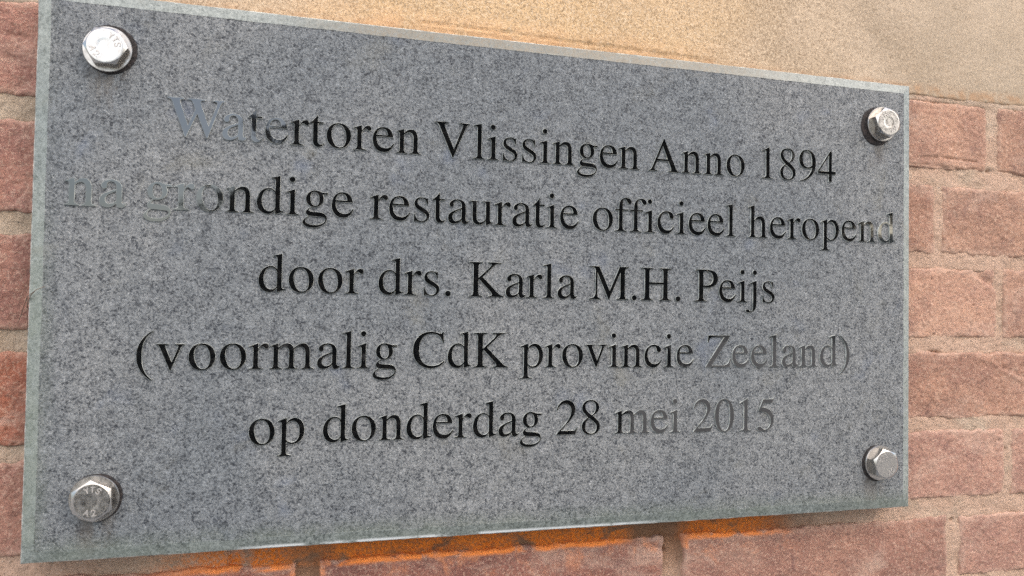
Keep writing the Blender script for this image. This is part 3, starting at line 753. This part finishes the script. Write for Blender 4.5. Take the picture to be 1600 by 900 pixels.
def head_mesh():
    """hexagon head whose corners are cut back by a 30 degree cone at the outer face"""
    bm = bmesh.new(); n = 120
    AF2 = 9.35; Rf = 8.75; H = 6.2
    def hexr(a):
        k = (a + math.pi / 6) % (math.pi / 3) - math.pi / 6   # vertices at 30 + 60k, flats at 60k
        return AF2 / math.cos(k)
    rings = []
    ys = [0, 'corner', 'cone', 'rim', 'dish']
    for lvl in range(6):
        ring = []
        for j in range(n):
            a = math.tau * j / n; h = hexr(a)
            if lvl == 0: r, y = h, 0
            elif lvl == 1: r, y = h, -(H - max(0, (h - Rf)) * .60)
            elif lvl == 2: r, y = Rf + .10, -(H - .04)
            elif lvl == 3: r, y = Rf - .5, -H
            elif lvl == 4: r, y = 4.3, -(H - .02)
            else: r, y = 2.9, -(H - .10)
            ring.append(bm.verts.new((r * math.cos(a) * MM, y * MM, r * math.sin(a) * MM)))
        rings.append(ring)
    for A, B in zip(rings[:-1], rings[1:]):
        for j in range(n): bm.faces.new((A[j], A[(j + 1) % n], B[(j + 1) % n], B[j]))
    bm.faces.new(rings[0]); bm.faces.new(rings[-1])
    bmesh.ops.recalc_face_normals(bm, faces=bm.faces[:])
    me = bpy.data.meshes.new("hex_head"); bm.to_mesh(me); bm.free()
    return me

# stamped characters: short raised strokes
STROKE = {'Y': [[(0, 1), (.5, .5), (1, 1)], [(.5, .5), (.5, 0)]], 'T': [[(0, 1), (1, 1)], [(.5, 1), (.5, 0)]],
          'S': [[(.95, .85), (.7, 1), (.3, 1), (.05, .8), (.2, .57), (.8, .43), (.95, .2), (.7, 0), (.3, 0), (.05, .15)]],
          'A': [[(0, 0), (.5, 1), (1, 0)], [(.2, .36), (.8, .36)]],
          '2': [[(.05, .78), (.28, 1), (.72, 1), (.95, .75), (.85, .52), (.02, 0), (1, 0)]]}
def stamp_mesh(ch):
    bm = bmesh.new(); w = .24; hh = .28
    for line in STROKE[ch]:
        pts = [((x - .5) * 2.0, (z - .5) * 2.8) for x, z in line]
        for (xa, za), (xb, zb) in zip(pts[:-1], pts[1:]):
            L = math.hypot(xb - xa, zb - za); ux, uz = (xb - xa) / L, (zb - za) / L; nx, nz = -uz, ux
            xa -= ux * w * .7; za -= uz * w * .7; xb += ux * w * .7; zb += uz * w * .7
            v = []
            for s, yy in ((1.35, .05), (.95, -hh)):
                for px, pz, sg in ((xa, za, 1), (xb, zb, 1), (xb, zb, -1), (xa, za, -1)):
                    v.append(bm.verts.new(((px + nx * w * s * sg) * MM, yy * MM, (pz + nz * w * s * sg) * MM)))
            bm.faces.new(v[4:8])
            for k in range(4): bm.faces.new((v[k], v[(k + 1) % 4], v[4 + (k + 1) % 4], v[4 + k]))
    bmesh.ops.recalc_face_normals(bm, faces=bm.faces[:])
    me = bpy.data.meshes.new("stamped_character"); bm.to_mesh(me); bm.free(); return me
stamps = {c: stamp_mesh(c) for c in STROKE}
HEAD = head_mesh()
WASH = ring_mesh("washer", [(12.0, 0), (12.15, -.3), (12.15, -1.5), (11.9, -1.85), (9.0, -1.95)], 72)
M_STAMP = mat_steel('stamped_steel', .62, (.60, .575, .54))
HEAD.materials.append(M_STEEL); WASH.materials.append(M_STEEL2)
for m_ in stamps.values(): m_.materials.append(M_STAMP)

def bolt(x, z, hexrot, markrot, label, sd, seal_r, seal_dx, seal_dz):
    b = empty("hex_bolt", (x * MM, 0, z * MM))
    tag(b, label, "bolt", "hex bolts fixing the plaque to the wall")
    sm = ring_mesh("seal", [(seal_r, .3), (seal_r * .99, -.4), (seal_r * .93, -.8), (8, -1.0)], 90, .010, sd)
    link("seal", sm, [M_SEAL], b, (seal_dx * MM, 0, seal_dz * MM))
    w = bpy.data.objects.new("washer", WASH); col.objects.link(w); w.parent = b; w.location = (0, -.9 * MM, 0)
    h = bpy.data.objects.new("head", HEAD); col.objects.link(h); h.parent = b; h.location = (0, -2.75 * MM, 0)
    h.rotation_euler = (0, -R(hexrot), 0)
    face = -6.14
    for word, dirn, step in (("YTS", 90, 27), ("A2", -90, 31)):
        for k, ch in enumerate(word):
            off = (k - (len(word) - 1) / 2)
            ang = R(dirn - off * step) if dirn > 0 else R(dirn + off * step)
            r = 6.05
            lx, lz = r * math.cos(ang), r * math.sin(ang)
            tilt = (ang - R(90)) if dirn > 0 else (ang + R(90))
            c, s = math.cos(R(markrot)), math.sin(R(markrot))
            gx, gz = lx * c - lz * s, lx * s + lz * c
            # into the head's own frame
            c2, s2 = math.cos(-R(hexrot)), math.sin(-R(hexrot))
            o = bpy.data.objects.new("stamped_character", stamps[ch]); col.objects.link(o)
            o.parent = h
            o.location = ((gx * c2 - gz * s2) * MM, face * MM, (gx * s2 + gz * c2) * MM)
            o.rotation_euler = (0, -(tilt + R(markrot) - R(hexrot)), 0)
    return b
bolt(33.8, 270.0, 30, -55, "bright steel hex bolt in the upper left plaque corner, nearest the capital W", 1, 13.3, 1.1, .5)
bolt(33.9, 32.2, 4, -5, "greyer steel hex bolt in the lower left plaque corner, stamped marks upright", 2, 12.6, .8, .1)
bolt(530.6, 270.0, 12, 42, "steel hex bolt in the upper right plaque corner above the year 1894", 3, 13.6, -2.4, -1.4)
bolt(529.8, 32.2, 12, 36, "steel hex bolt in the lower right plaque corner, right of the year 2015", 4, 12.5, -.8, -.6)

# ------------------------------------------------------------------ dry stalk caught behind the slab's left edge
cu = bpy.data.curves.new("dry_stalk", 'CURVE'); cu.dimensions = '3D'; cu.bevel_depth = .00022; cu.bevel_resolution = 1
for pts in ([(7.5, -1.2, 143), (3.5, -1.6, 141), (-.6, -.6, 137.5), (-2.6, 7, 131), (-4.6, 16, 124), (-5.6, 20, 117)],
            [(-.6, -.6, 137.5), (-4.5, 9, 133), (-8, 17, 127.5), (-10.5, 20.5, 123)],
            [(3.5, -1.6, 141), (1.0, -1.2, 138), (-1.4, 3, 133), (-2.4, 12, 128)]):
    sp = cu.splines.new('POLY'); sp.points.add(len(pts) - 1)
    for k, (x, y, z) in enumerate(pts): sp.points[k].co = ((x + .6) * MM, y * MM, (z - 137.5) * MM, 1); sp.points[k].radius = 1 - .1 * k
tmp = bpy.data.objects.new("tmp", cu); me = bpy.data.meshes.new_from_object(tmp)
bpy.data.objects.remove(tmp); bpy.data.curves.remove(cu); me.name = "dry_stalk"; me.materials.clear()
st = link("dry_stalk", me, [mat_plain("dry_stalk_brown", (.10, .075, .055), (.20, .15, .11), 200)], None, (-.6 * MM, 0, 137.5 * MM))
tag(st, "thin dry plant stalk caught on the left edge of the plaque", "plant stalk")
